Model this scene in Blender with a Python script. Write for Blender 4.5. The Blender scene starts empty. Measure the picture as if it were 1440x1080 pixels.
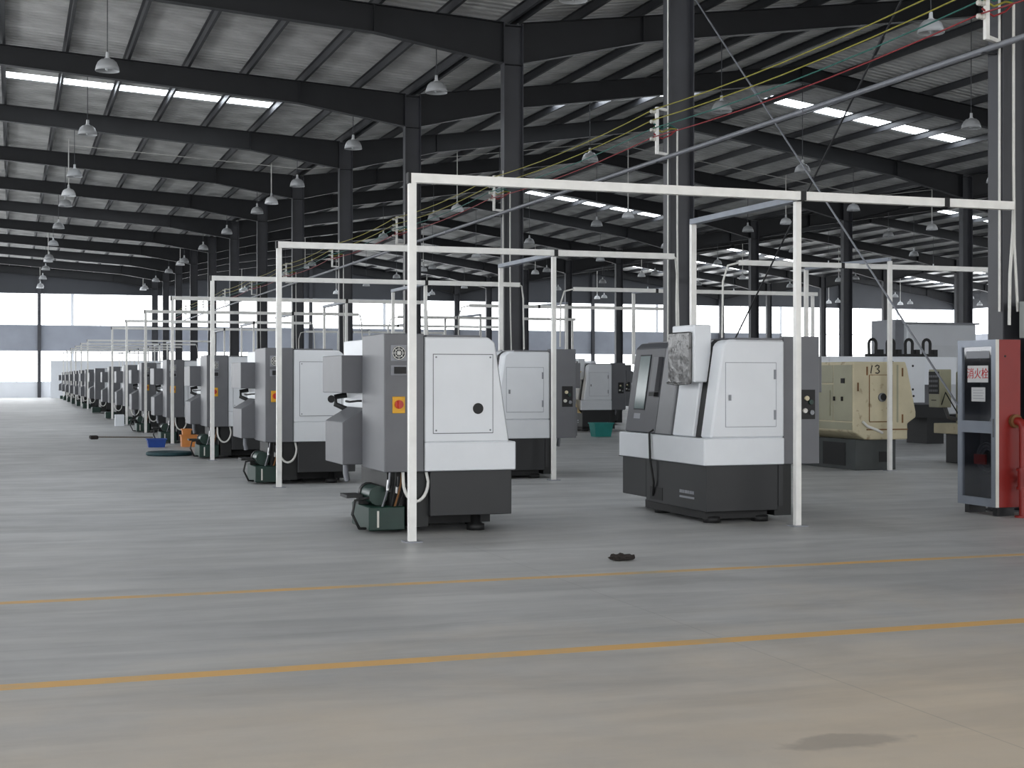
import bpy, bmesh, math, random
from mathutils import Vector, Matrix
random.seed(7)
R = math.radians
scene = bpy.context.scene
C = scene.collection

# ------------------------------------------------------------------ camera
F_PX, VPX, HOR, CAM_H = 2040.0, 17.0, 532.0, 1.5
YAW = math.atan((720 - VPX) / F_PX)
cam_d = bpy.data.cameras.new('camera')
cam_d.sensor_width = 36.0
cam_d.lens = F_PX / 1440 * 36
cam_d.shift_y = (HOR - 540) / 1440
cam_d.clip_end = 500
cam = bpy.data.objects.new('camera', cam_d)
C.objects.link(cam)
cam.location = (0, 0, CAM_H)
cam.rotation_euler = (R(90), 0, -YAW)
scene.camera = cam

# ------------------------------------------------------------------ world, exposure
world = bpy.data.worlds.new('overcast_sky')
scene.world = world
world.use_nodes = True
bgn = world.node_tree.nodes['Background']
bgn.inputs[0].default_value = (0.80, 0.90, 1.0, 1)
bgn.inputs[1].default_value = 2.0
PANE_STRENGTH = 3.0
SKYLIGHT_STRENGTH = 7.0
scene.view_settings.view_transform = 'Standard'
scene.view_settings.look = 'None'
scene.view_settings.gamma = 1.0
scene.view_settings.exposure = 0.8
scene.view_settings.use_curve_mapping = False
scene.cycles.use_denoising = True
scene.cycles.max_bounces = 8
scene.cycles.diffuse_bounces = 5
scene.cycles.glossy_bounces = 3
scene.cycles.transmission_bounces = 4
scene.cycles.caustics_reflective = False
scene.cycles.caustics_refractive = False
scene.cycles.sample_clamp_indirect = 6.0

# ------------------------------------------------------------------ helpers
def lin(c):
    return tuple((v / 12.92 if v <= 0.04045 else ((v + 0.055) / 1.055) ** 2.4) for v in (x / 255 for x in c))

MATS = {}
def mat(name, col, rough=0.5, metal=0.0, var=0.12, scale=6.0, bump=0.0, bscale=60.0, spec=0.5, dirt=None):
    """painted / metal surface: base colour broken up by two noises"""
    m = bpy.data.materials.new(name)
    m.use_nodes = True
    nt = m.node_tree
    b = nt.nodes['Principled BSDF']
    b.inputs['Roughness'].default_value = rough
    b.inputs['Metallic'].default_value = metal
    b.inputs['Specular IOR Level'].default_value = spec
    c = lin(col)
    tc = nt.nodes.new('ShaderNodeTexCoord')
    nz = nt.nodes.new('ShaderNodeTexNoise')
    nz.inputs['Scale'].default_value = scale
    nz.inputs['Detail'].default_value = 5
    nt.links.new(tc.outputs['Object'], nz.inputs['Vector'])
    rp = nt.nodes.new('ShaderNodeValToRGB')
    rp.color_ramp.elements[0].position = 0.3
    rp.color_ramp.elements[1].position = 0.7
    rp.color_ramp.elements[0].color = tuple(v * (1 - var) for v in c) + (1,)
    rp.color_ramp.elements[1].color = tuple(min(1, v * (1 + var * 0.6)) for v in c) + (1,)
    nt.links.new(nz.outputs['Fac'], rp.inputs['Fac'])
    out = rp.outputs['Color']
    if dirt:
        n2 = nt.nodes.new('ShaderNodeTexNoise')
        n2.inputs['Scale'].default_value = dirt[1]
        n2.inputs['Detail'].default_value = 8
        nt.links.new(tc.outputs['Object'], n2.inputs['Vector'])
        r2 = nt.nodes.new('ShaderNodeValToRGB')
        r2.color_ramp.elements[0].position = dirt[2]
        r2.color_ramp.elements[1].position = dirt[2] + 0.12
        nt.links.new(n2.outputs['Fac'], r2.inputs['Fac'])
        mx = nt.nodes.new('ShaderNodeMixRGB')
        mx.inputs[2].default_value = lin(dirt[0]) + (1,)
        nt.links.new(r2.outputs['Color'], mx.inputs[0])
        nt.links.new(out, mx.inputs[1])
        out = mx.outputs[0]
    nt.links.new(out, b.inputs['Base Color'])
    if bump:
        n3 = nt.nodes.new('ShaderNodeTexNoise')
        n3.inputs['Scale'].default_value = bscale
        nt.links.new(tc.outputs['Object'], n3.inputs['Vector'])
        bp = nt.nodes.new('ShaderNodeBump')
        bp.inputs['Strength'].default_value = bump
        bp.inputs['Distance'].default_value = 0.02
        nt.links.new(n3.outputs['Fac'], bp.inputs['Height'])
        nt.links.new(bp.outputs['Normal'], b.inputs['Normal'])
    MATS[name] = m
    return m

def emit(name, col, strength):
    m = bpy.data.materials.new(name)
    m.use_nodes = True
    nt = m.node_tree
    nt.nodes.remove(nt.nodes['Principled BSDF'])
    e = nt.nodes.new('ShaderNodeEmission')
    e.inputs[0].default_value = tuple(col) + (1,)
    e.inputs[1].default_value = strength
    nt.links.new(e.outputs[0], nt.nodes['Material Output'].inputs[0])
    MATS[name] = m
    return m

class MB:
    """collects shapes, build() links them as one mesh object"""
    def __init__(s):
        s.v, s.f, s.sm = [], [], []
    def add(s, vs, fs, smooth=False):
        o = len(s.v)
        s.v += [tuple(v) for v in vs]
        s.f += [tuple(i + o for i in f) for f in fs]
        s.sm += [smooth] * len(fs)
        return s
    def box(s, x0, x1, y0, y1, z0, z1):
        vs = [(x, y, z) for z in (z0, z1) for y in (y0, y1) for x in (x0, x1)]
        return s.add(vs, [(0, 2, 3, 1), (4, 5, 7, 6), (0, 1, 5, 4), (2, 6, 7, 3), (0, 4, 6, 2), (1, 3, 7, 5)])
    def prism(s, poly, axis, a, b):
        """poly: list of 2-D points; axis x: (y,z), y: (x,z), z: (x,y)"""
        def p(q, t):
            return {'x': (t, q[0], q[1]), 'y': (q[0], t, q[1]), 'z': (q[0], q[1], t)}[axis]
        n = len(poly)
        area = sum(poly[i][0] * poly[(i + 1) % n][1] - poly[(i + 1) % n][0] * poly[i][1] for i in range(n))
        if (area < 0) != (axis == 'y'):
            poly = poly[::-1]
        vs = [p(q, a) for q in poly] + [p(q, b) for q in poly]
        fs = [tuple(range(n))[::-1], tuple(range(n, 2 * n))]
        fs += [(i, (i + 1) % n, n + (i + 1) % n, n + i) for i in range(n)]
        return s.add(vs, fs)
    def tube(s, pts, r, n=8, cap=True):
        pts = [Vector(p) for p in pts]
        rs = r if isinstance(r, (list, tuple)) else [r] * len(pts)
        vs, fs = [], []
        ref = None
        for i, p in enumerate(pts):
            t = (pts[min(i + 1, len(pts) - 1)] - pts[max(i - 1, 0)]).normalized()
            if ref is None:
                ref = Vector((0, 0, 1)) if abs(t.z) < 0.9 else Vector((1, 0, 0))
            u = t.cross(ref).normalized()
            w = u.cross(t).normalized()
            ref = w
            for k in range(n):
                a = 2 * math.pi * k / n
                vs.append(p + (u * math.cos(a) + w * math.sin(a)) * rs[i])
        for i in range(len(pts) - 1):
            for k in range(n):
                k2 = (k + 1) % n
                fs.append((i * n + k, (i + 1) * n + k, (i + 1) * n + k2, i * n + k2))
        s.add(vs, fs, True)
        if cap:
            m = len(pts) - 1
            s.add(vs[:n], [tuple(range(n))])
            s.add(vs[m * n:], [tuple(range(n))[::-1]])
        return s
    def bar(s, p0, p1, w, h):
        """square tube from p0 to p1"""
        p0, p1 = Vector(p0), Vector(p1)
        t = (p1 - p0).normalized()
        ref = Vector((0, 0, 1)) if abs(t.z) < 0.9 else Vector((0, 1, 0))
        u = t.cross(ref).normalized()
        q = u.cross(t).normalized()
        vs = []
        for p in (p0, p1):
            for a, b in ((-1, -1), (1, -1), (1, 1), (-1, 1)):
                vs.append(p + u * a * w / 2 + q * b * h / 2)
        return s.add(vs, [(3, 2, 1, 0), (4, 5, 6, 7), (0, 1, 5, 4), (1, 2, 6, 5), (2, 3, 7, 6), (3, 0, 4, 7)])
    def lathe(s, prof, n=16, c=(0, 0, 0)):
        vs, fs = [], []
        for r, z in prof:
            for k in range(n):
                a = 2 * math.pi * k / n
                vs.append((c[0] + r * math.cos(a), c[1] + r * math.sin(a), c[2] + z))
        for i in range(len(prof) - 1):
            for k in range(n):
                k2 = (k + 1) % n
                fs.append((i * n + k, i * n + k2, (i + 1) * n + k2, (i + 1) * n + k))
        return s.add(vs, fs, True)
    def disc(s, c, axis, r, t, n=16):
        d = {'x': (1, 0, 0), 'y': (0, 1, 0), 'z': (0, 0, 1)}[axis]
        return s.tube([c, tuple(c[i] + d[i] * t for i in range(3))], r, n)
    def build(s, name, m, parent=None, bevel=0.0, loc=None):
        me = bpy.data.meshes.new(name)
        me.from_pydata(s.v, [], s.f)
        for p, q in zip(me.polygons, s.sm):
            p.use_smooth = q
        if bevel:
            bm = bmesh.new()
            bm.from_mesh(me)
            bmesh.ops.bevel(bm, geom=[e for e in bm.edges if e.calc_face_angle(0) > 0.4], offset=bevel, segments=1, affect='EDGES', profile=0.5)
            bm.to_mesh(me)
            bm.free()
        me.materials.append(MATS[m] if isinstance(m, str) else m)
        me.update()
        o = bpy.data.objects.new(name, me)
        C.objects.link(o)
        if parent:
            o.parent = parent
        if loc:
            o.location = loc
        return o

def tag(o, label=None, cat=None, group=None, kind=None):
    for k, v in (('label', label), ('category', cat), ('group', group), ('kind', kind)):
        if v:
            o[k] = v
    return o
def thing(name, label, cat, loc=(0, 0, 0), rz=0.0, group=None):
    o = bpy.data.objects.new(name, None)
    o.empty_display_size = 0.2
    C.objects.link(o)
    o.location = loc
    o.rotation_euler = (0, 0, rz)
    return tag(o, label, cat, group)
def structure(o):
    o['kind'] = 'structure'
    return o
def copy_part(p, parent, deep=True):
    c = p.copy()
    C.objects.link(c)
    c.parent = parent
    if deep:
        for g in list(p.children):
            copy_part(g, c)
    return c
def copy_thing(src, label, loc, rz=None, group=None, keep=None, drop=()):
    kids = list(src.children)
    c = src.copy()
    C.objects.link(c)
    c.location = loc
    if rz is not None:
        c.rotation_euler = (0, 0, rz)
    c['label'] = label
    if group:
        c['group'] = group
    for k in kids:
        if (keep is None or k.name.split('.')[0] in keep) and k.name.split('.')[0] not in drop:
            copy_part(k, c, deep=keep is None)
    return c
ORD = ['first', 'second', 'third', 'fourth', 'fifth', 'sixth', 'seventh', 'eighth', 'ninth', 'tenth', 'eleventh', 'twelfth', 'thirteenth', 'fourteenth', 'fifteenth']

# ------------------------------------------------------------------ materials
emit('window_glow', (0.95, 0.975, 1.0), PANE_STRENGTH)
emit('skylight_glow', (0.86, 0.93, 1.0), SKYLIGHT_STRENGTH)
mat('steel_dark', (32, 33, 36), 0.5, 0.0, 0.15, 2.0, spec=0.4)
mat('steel_column', (60, 61, 66), 0.42, 0.0, 0.18, 1.2, spec=0.5)
mat('purlin_steel', (56, 57, 60), 0.5, 0.2, 0.15, 1.5)
mat('roof_foil', (196, 196, 194), 0.45, 0.1, 0.38, 0.8, bump=0.5, bscale=3.0)
mat('wall_panel', (146, 150, 160), 0.6, 0.0, 0.1, 0.8)
mat('wall_white', (228, 231, 236), 0.7, 0.0, 0.06, 0.7)
mat('wall_dark', (56, 58, 63), 0.6, 0.0, 0.1, 0.8)
mat('window_frame', (185, 190, 198), 0.5, 0.0, 0.05)
mat('machine_white', (222, 225, 229), 0.38, 0.0, 0.03, 3.0)
mat('machine_grey', (101, 102, 106), 0.45, 0.0, 0.06, 4.0)
mat('machine_grey_light', (138, 140, 146), 0.45, 0.0, 0.06, 4.0)
mat('machine_charcoal', (25, 26, 28), 0.45, 0.0, 0.12, 3.0)
mat('inner_door_grey', (126, 127, 130), 0.42, 0.0, 0.06, 4.0)
mat('door_grey', (70, 71, 76), 0.4, 0.0, 0.05, 4.0)
mat('black_rubber', (17, 17, 18), 0.6, 0.0, 0.2)
mat('seam_dark', (40, 42, 46), 0.7, 0.0, 0.1)
mat('seam_mid', (98, 101, 106), 0.6, 0.0, 0.1)
mat('seam_soft', (150, 153, 160), 0.6, 0.0, 0.1)
mat('hydraulic_green', (10, 46, 37), 0.4, 0.0, 0.2, 8.0)
mat('hydraulic_dark', (15, 17, 17), 0.55, 0.0, 0.3, 8.0)
mat('hose_white', (222, 221, 216), 0.5, 0.0, 0.08)
mat('bright_metal', (190, 190, 190), 0.3, 0.8, 0.1)
mat('pipe_white', (238, 237, 233), 0.42, 0.0, 0.07, 7.0, dirt=((120, 70, 45), 3.0, 0.74))
mat('tray_blue_grey', (132, 138, 148), 0.45, 0.1, 0.1)
mat('joint_black', (20, 20, 22), 0.6)
mat('switch_yellow', (222, 165, 20), 0.45, 0.0, 0.06)
mat('switch_red', (190, 50, 22), 0.4, 0.0, 0.06)
mat('cream_paint', (200, 190, 160), 0.5, 0.0, 0.12, 3.0, dirt=((128, 104, 74), 5.5, 0.60))
mat('cream_green', (158, 156, 134), 0.5, 0.0, 0.08, 3.0, dirt=((110, 96, 66), 5.0, 0.72))
mat('rust_brown', (120, 82, 45), 0.7, 0.0, 0.3, 6.0)
mat('base_green_grey', (64, 68, 68), 0.6, 0.0, 0.2, 3.0)
mat('ink_black', (34, 26, 24), 0.7)
mat('fire_red', (134, 32, 27), 0.42, 0.0, 0.08, 3.0)
mat('aluminium', (148, 154, 164), 0.4, 0.6, 0.08, 4.0)
mat('paper_white', (205, 205, 205), 0.7, 0.0, 0.04)
mat('sign_red', (186, 34, 40), 0.6, 0.0, 0.05)
mat('box_grey_green', (150, 155, 152), 0.5, 0.0, 0.06)
mat('cable_yellow', (150, 142, 48), 0.5, 0.0, 0.06)
mat('cable_teal', (26, 98, 88), 0.5, 0.0, 0.06)
mat('cable_red', (140, 32, 38), 0.5, 0.0, 0.06)
mat('conduit_grey', (128, 130, 136), 0.45, 0.3, 0.1)
mat('porcelain', (210, 208, 200), 0.3, 0.0, 0.05)
mat('lamp_shell_grey', (176, 178, 180), 0.4, 0.0, 0.05)
mat('lamp_shell', (232, 234, 236), 0.35, 0.0, 0.05)
mat('lamp_inner', (200, 204, 206), 0.3, 0.3, 0.05)
mat('rod_dark', (70, 72, 76), 0.5, 0.3, 0.1)
mat('crate_orange', (206, 132, 66), 0.5, 0.0, 0.08)
mat('bin_blue', (34, 72, 150), 0.45, 0.0, 0.08)
mat('basket_teal', (28, 128, 122), 0.5, 0.0, 0.1)
mat('mat_green', (30, 62, 68), 0.7, 0.0, 0.15, 9.0)
mat('rag_brown', (44, 38, 34), 0.9, 0.0, 0.3, 20.0)
mat('wood_brown', (96, 82, 62), 0.7, 0.0, 0.2, 10.0)
mat('guard_beige', (206, 182, 132), 0.55, 0.0, 0.08)
mat('screw_steel', (120, 122, 126), 0.4, 0.7, 0.1)

def glass_mat(name, tint, alpha_mix, rough=0.06):
    m = bpy.data.materials.new(name)
    m.use_nodes = True
    nt = m.node_tree
    nt.nodes.remove(nt.nodes['Principled BSDF'])
    tr = nt.nodes.new('ShaderNodeBsdfTransparent')
    tr.inputs[0].default_value = tuple(tint) + (1,)
    gl = nt.nodes.new('ShaderNodeBsdfGlossy')
    gl.inputs[0].default_value = (1, 1, 1, 1)
    gl.inputs[1].default_value = rough
    mx = nt.nodes.new('ShaderNodeMixShader')
    mx.inputs[0].default_value = alpha_mix
    nt.links.new(tr.outputs[0], mx.inputs[1])
    nt.links.new(gl.outputs[0], mx.inputs[2])
    nt.links.new(mx.outputs[0], nt.nodes['Material Output'].inputs[0])
    MATS[name] = m
glass_mat('cabinet_glass', (0.72, 0.73, 0.76), 0.08)
mat('door_window', (92, 108, 108), 0.15, 0.0, 0.05)

def plastic_wrap():
    m = mat('plastic_wrap', (72, 71, 70), 0.22, 0.0, 0.35, 5.0, bump=0.6, bscale=9.0, spec=0.7, dirt=((112, 112, 112), 7.0, 0.62))
plastic_wrap()

def floor_material():
    m = bpy.data.materials.new('concrete_floor')
    m.use_nodes = True
    nt = m.node_tree
    L = nt.links.new
    b = nt.nodes['Principled BSDF']
    geo = nt.nodes.new('ShaderNodeNewGeometry')
    sep = nt.nodes.new('ShaderNodeSeparateXYZ')
    L(geo.outputs['Position'], sep.inputs[0])
    def noise(scale, detail, rough=0.55, vec=None, dist=0.0):
        n = nt.nodes.new('ShaderNodeTexNoise')
        n.inputs['Scale'].default_value = scale
        n.inputs['Detail'].default_value = detail
        n.inputs['Roughness'].default_value = rough
        n.inputs['Distortion'].default_value = dist
        L(vec or geo.outputs['Position'], n.inputs['Vector'])
        return n.outputs['Fac']
    def mapping(sx, sy, rz=0.0):
        mp = nt.nodes.new('ShaderNodeMapping')
        mp.inputs['Scale'].default_value = (sx, sy, 1)
        mp.inputs['Rotation'].default_value = (0, 0, rz)
        L(geo.outputs['Position'], mp.inputs['Vector'])
        return mp.outputs[0]
    def ramp(fac, stops):
        r = nt.nodes.new('ShaderNodeValToRGB')
        e = r.color_ramp.elements
        while len(e) < len(stops):
            e.new(0.5)
        for el, (p, c) in zip(e, stops):
            el.position = p
            el.color = tuple(c) + (1,)
        L(fac, r.inputs['Fac'])
        return r.outputs['Color']
    def mix(fac, a, bcol, mode='MIX'):
        x = nt.nodes.new('ShaderNodeMixRGB')
        x.blend_type = mode
        for i, v in ((0, fac), (1, a), (2, bcol)):
            if isinstance(v, (float, int)):
                x.inputs[i].default_value = v
            elif isinstance(v, tuple):
                x.inputs[i].default_value = v + (1,)
            else:
                L(v, x.inputs[i])
        return x.outputs[0]
    def math_(op, a, bb=None, clamp=False):
        x = nt.nodes.new('ShaderNodeMath')
        x.operation = op
        x.use_clamp = clamp
        for i, v in ((0, a), (1, bb)):
            if v is None:
                continue
            if isinstance(v, (float, int)):
                x.inputs[i].default_value = v
            else:
                L(v, x.inputs[i])
        return x.outputs[0]
    base = ramp(noise(0.35, 8, 0.6), [(0.3, lin((170, 170, 170))), (0.7, lin((191, 190, 189)))])
    # trowel and sweeping streaks, lying across the hall
    st = ramp(noise(1.0, 7, 0.6, mapping(0.5, 3.2, 0.12), 0.6), [(0.35, (0.84, 0.845, 0.85)), (0.62, (1.05, 1.05, 1.04))])
    col = mix(1.0, base, st, 'MULTIPLY')
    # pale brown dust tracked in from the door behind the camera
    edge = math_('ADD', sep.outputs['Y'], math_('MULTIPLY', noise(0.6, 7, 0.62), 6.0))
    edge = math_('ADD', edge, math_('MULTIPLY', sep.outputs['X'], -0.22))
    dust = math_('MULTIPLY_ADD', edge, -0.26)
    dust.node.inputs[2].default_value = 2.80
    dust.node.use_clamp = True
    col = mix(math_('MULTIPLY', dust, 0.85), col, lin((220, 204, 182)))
    # dark scuffs and tyre marks
    sc = ramp(noise(0.55, 7, 0.62, mapping(0.45, 1.7, 0.4), 0.8), [(0.48, (0, 0, 0)), (0.80, (1, 1, 1))])
    col = mix(math_('MULTIPLY', sc, 0.45), col, lin((110, 110, 108)))
    # saw-cut joints
    def joint(axis, off, step):
        a = math_('ADD', sep.outputs[axis], off)
        a = math_('MODULO', math_('ADD', a, 600.0), step)
        a = math_('ABSOLUTE', math_('SUBTRACT', a, step / 2))
        return math_('LESS_THAN', a, 0.005)
    j = math_('MAXIMUM', joint('X', 0.4, 4.363), joint('Y', 0.2, 4.363))
    col = mix(math_('MULTIPLY', j, 0.22), col, lin((90, 92, 92)))
    # oily stain in the dust
    sx = math_('MULTIPLY', math_('SUBTRACT', sep.outputs['X'], 3.27), 3.2)
    sy = math_('MULTIPLY', math_('SUBTRACT', sep.outputs['Y'], 5.22), 7.5)
    rr = math_('SQRT', math_('ADD', math_('MULTIPLY', sx, sx), math_('MULTIPLY', sy, sy)))
    rr = math_('ADD', rr, math_('MULTIPLY', noise(4.5, 6), 2.0))
    rs = math_('MULTIPLY', math_('SUBTRACT', 2.0, rr), 2.5, True)
    col = mix(math_('MULTIPLY', rs, 0.42), col, lin((132, 124, 116)))
    L(col, b.inputs['Base Color'])
    rg = ramp(noise(1.6, 6, 0.6), [(0.3, (0.36, 0.36, 0.36)), (0.7, (0.55, 0.55, 0.55))])
    L(rg, b.inputs['Roughness'])
    b.inputs['Specular IOR Level'].default_value = 0.4
    bp = nt.nodes.new('ShaderNodeBump')
    bp.inputs['Strength'].default_value = 0.12
    bp.inputs['Distance'].default_value = 0.01
    L(noise(9.0, 6), bp.inputs['Height'])
    L(bp.outputs['Normal'], b.inputs['Normal'])
    MATS['floor'] = m
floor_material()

def line_paint(name, worn):
    m = bpy.data.materials.new(name)
    m.use_nodes = True
    nt = m.node_tree
    b = nt.nodes['Principled BSDF']
    geo = nt.nodes.new('ShaderNodeNewGeometry')
    n = nt.nodes.new('ShaderNodeTexNoise')
    n.inputs['Scale'].default_value = 2.2
    n.inputs['Detail'].default_value = 9
    n.inputs['Roughness'].default_value = 0.65
    nt.links.new(geo.outputs['Position'], n.inputs['Vector'])
    r = nt.nodes.new('ShaderNodeValToRGB')
    e = r.color_ramp.elements
    e[0].position, e[0].color = 0.20 + worn, lin((184, 170, 140)) + (1,)
    e[1].position, e[1].color = 0.48 + worn, lin((222, 176, 106)) + (1,)
    nt.links.new(n.outputs['Fac'], r.inputs['Fac'])
    nt.links.new(r.outputs['Color'], b.inputs['Base Color'])
    b.inputs['Roughness'].default_value = 0.6
    MATS[name] = m
line_paint('line_paint', 0.0)
line_paint('line_paint_worn', 0.13)

# ------------------------------------------------------------------ hall geometry
COLX = [10.75, 35.85, 60.95]
XL, XR = -14.35, 86.05
SPAN = 25.1
Y0C, DYC = 13.74, 8.726
YC = [Y0C + DYC * k for k in range(13)]
YF, YB = Y0C - 3 * DYC, YC[-1] + 0.25
ZV = 9.55                        # rafter top height at the valleys
SLOPES = [0.055, 0.135, 0.135, 0.135]
def zt(x):
    i = max(0, min(3, int((x - XL) // SPAN)))
    d = (x - XL) - i * SPAN
    return ZV + SLOPES[i] * min(d, SPAN - d)

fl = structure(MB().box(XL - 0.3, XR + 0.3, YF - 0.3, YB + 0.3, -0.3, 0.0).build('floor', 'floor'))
for y, w, m in ((7.46, 0.14, 'line_paint'), (10.26, 0.12, 'line_paint_worn')):
    MB().box(XL + 1.5, COLX[1], y - w / 2, y + w / 2, 0.0, 0.0006).build('painted_line', m, fl)

# end walls: sill wall, windows, spandrel band, windows, gable
Z1, Z2, Z3, Z4 = 1.2, 3.66, 5.62, 8.12
def end_wall(name, y, out, x0, x1, band_end=None):
    w = bpy.data.objects.new(name, None)
    C.objects.link(w)
    structure(w)
    a, b = sorted((y, y + out * 0.25))
    MB().box(x0, x1, a, b, 0, Z1).build('sill_wall', 'wall_white', w)
    MB().box(x0, band_end or x1, a, b, Z2, Z3).build('spandrel_band', 'wall_panel', w)
    xs = sorted(set([x0, x1] + [XL + SPAN / 2 * i for i in range(9) if x0 < XL + SPAN / 2 * i < x1]))
    poly = [(x0, Z4), (x1, Z4)] + [(x, zt(x) + 0.35) for x in reversed(xs)]
    MB().prism(poly, 'y', a, b).build('gable_panel', 'wall_dark', w)
    return w
GLX = XL + (XR - XL) * 13 / 16      # past this the far end wall is glazed through the band too
wall_b = end_wall('wall_back', YB, 1, XL, XR, GLX)
wall_f = end_wall('wall_front', YF, -1, XL, XR)
def side_wall(name, x, out):
    w = bpy.data.objects.new(name, None)
    C.objects.link(w)
    structure(w)
    a, b = sorted((x, x + out * 0.25))
    MB().box(a, b, YF, YB, 0, Z1).build('sill_wall', 'wall_white', w)
    MB().box(a, b, YF, YB, Z2, Z3).build('spandrel_band', 'wall_panel', w)
    MB().box(a, b, YF, YB, Z4, ZV + 0.4).build('eave_panel', 'wall_dark', w)
    return w
wall_l = side_wall('wall_left', XL, -1)
wall_r = side_wall('wall_right', XR, 1)

nwin = [0]
def window(x0, x1, z0, z1, y, n, axis='x', wall_t=0.25, sgn=1):
    """glazed opening with n casements; axis is the direction it runs along"""
    nwin[0] += 1
    w = bpy.data.objects.new('window_%d' % nwin[0], None)
    C.objects.link(w)
    structure(w)
    w.location = ((x0 + x1) / 2, y, z0) if axis == 'x' else (y, (x0 + x1) / 2, z0)
    L_, H = x1 - x0, z1 - z0
    def b(m, a0, a1, d0, d1, c0, c1):
        if axis == 'x':
            m.box(a0, a1, min(d0 * sgn, d1 * sgn), max(d0 * sgn, d1 * sgn), c0, c1)
        else:
            m.box(min(d0 * sgn, d1 * sgn), max(d0 * sgn, d1 * sgn), a0, a1, c0, c1)
    f = MB()
    t = 0.035
    b(f, -L_ / 2, L_ / 2, 0.04, 0.16, 0, t)
    b(f, -L_ / 2, L_ / 2, 0.04, 0.16, H - t, H)
    for i in range(n + 1):
        c = -L_ / 2 + L_ * i / n
        b(f, max(c - t / 2, -L_ / 2), min(c + t / 2, L_ / 2), 0.04, 0.16, t, H - t)
    f.build('window_frame', 'window_frame', w)
    for i in range(n):
        p = MB()
        c0, c1 = -L_ / 2 + L_ * i / n + t / 2, -L_ / 2 + L_ * (i + 1) / n - t / 2
        b(p, c0, c1, 0.09, 0.10, t, H - t)
        p.build('pane', 'window_glow', w)
    return w
NB = 16
for i in range(NB):
    xa, xb = XL + (XR - XL) * i / NB + 0.1, XL + (XR - XL) * (i + 1) / NB - 0.1
    for (za, zb) in ((Z1, Z2), (Z3, Z4)):
        window(xa, xb, za, zb, YB, 3)
    if xa > GLX - 0.2:
        window(xa, xb, Z2, Z3, YB, 3)
        MB().box(xa - 0.2, xa, YB, YB + 0.25, Z2, Z3).build('pier', 'wall_white', wall_b)
for w, y, s in ((wall_b, YB, 1), (wall_f, YF, -1)):
    for i in range(NB + 1):
        xc = XL + (XR - XL) * i / NB
        for (za, zb) in ((Z1, Z2), (Z3, Z4)):
            a, b = sorted((y, y + s * 0.25))
            MB().box(max(xc - 0.1, XL), min(xc + 0.1, XR), a, b, za, zb).build('pier', 'wall_white' if s > 0 else 'wall_panel', w)
for i in range(NB):
    xa, xb = XL + (XR - XL) * i / NB + 0.1, XL + (XR - XL) * (i + 1) / NB - 0.1
    if xb < 40:
        for (za, zb) in ((Z1, Z2), (Z3, Z4)):
            window(xa, xb, za, zb, YF, 2, sgn=-1)
    else:
        for (za, zb) in ((Z1, Z2), (Z3, Z4)):
            MB().box(xa, xb, YF - 0.25, YF, za, zb).build('infill_panel', 'wall_panel', wall_f)
NS = 15
for w, x, s in ((wall_l, XL, -1), (wall_r, XR, 1)):
    for i in range(NS):
        ya, yb = YF + (YB - YF) * i / NS + 0.1, YF + (YB - YF) * (i + 1) / NS - 0.1
        for (za, zb) in ((Z1, Z2), (Z3, Z4)):
            window(ya, yb, za, zb, x, 2, axis='y', sgn=s)
            a, b = sorted((x, x + s * 0.25))
            MB().box(a, b, ya - 0.2, ya, za, zb).build('pier', 'steel_dark', w)
for x in (2.0, 23.3, 48.4, 73.5):
    structure(MB().box(x - 0.13, x + 0.13, YB - 0.27, YB - 0.25, 0, zt(x) - 0.6).box(x - 0.13, x + 0.13, YB - 0.03, YB - 0.01, 0, zt(x) - 0.6).box(x - 0.006, x + 0.006, YB - 0.25, YB - 0.03, 0, zt(x) - 0.6).build('trim_1', 'steel_column'))
# white partition in front of the far end wall
pw = structure(MB().box(2.75, 20.0, 115.2, 115.35, 0, 2.85).build('wall_partition', 'wall_white'))

# glowing glazed door, added behind the camera to brighten near floor and machine fronts
dw = bpy.data.objects.new('added_door_1', None)
C.objects.link(dw)
structure(dw)
dw.location = (3.0, YF + 0.12, 0)
for i in range(4):
    x0 = -6.0 + 3.0 * i
    f = MB()
    for (a, b, c, d) in ((x0, x0 + 0.08, 0, 5.2), (x0 + 2.92, x0 + 3.0, 0, 5.2), (x0 + 0.08, x0 + 2.92, 0, 0.12), (x0 + 0.08, x0 + 2.92, 5.08, 5.2), (x0 + 0.08, x0 + 2.92, 2.5, 2.6)):
        f.box(a, b, -0.05, 0.05, c, d)
    f.build('door_leaf', 'window_frame', dw)
    for c, d in ((0.12, 2.5), (2.6, 5.08)):
        MB().box(x0 + 0.08, x0 + 2.92, -0.01, 0.01, c, d).build('door_pane', 'window_glow', dw)

# ---- roof: sheets, skylights and purlins of the four spans
SKY_BAYS = (0, 3, 6, 9, 10, 11)
sky_y = [(YC[k] + DYC * 0.5 + 0.1, YC[k] + DYC * 0.5 + 0.95) for k in SKY_BAYS]
def sheet_mesh(length, dx, dz, ribs):
    step = 0.30
    n = max(1, int(length / step)) if ribs else 1
    vs, fs = [], []
    if ribs:
        ys = []
        for i in range(n):
            y = length * i / n
            s_ = length / n
            ys += [(y, 0.03), (y + s_ * 0.55, 0.03), (y + s_ * 0.65, 0.0), (y + s_ * 0.9, 0.0)]
        ys.append((length, 0.03))
    else:
        ys = [(0, 0), (length, 0)]
    for y, h in ys:
        vs += [(0, y, h), (dx, y, h + dz)]
    for i in range(len(ys) - 1):
        fs.append((2 * i, 2 * i + 1, 2 * i + 3, 2 * i + 2))
    me = bpy.data.meshes.new('roof_sheet')
    me.from_pydata(vs, [], fs)
    return me
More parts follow.
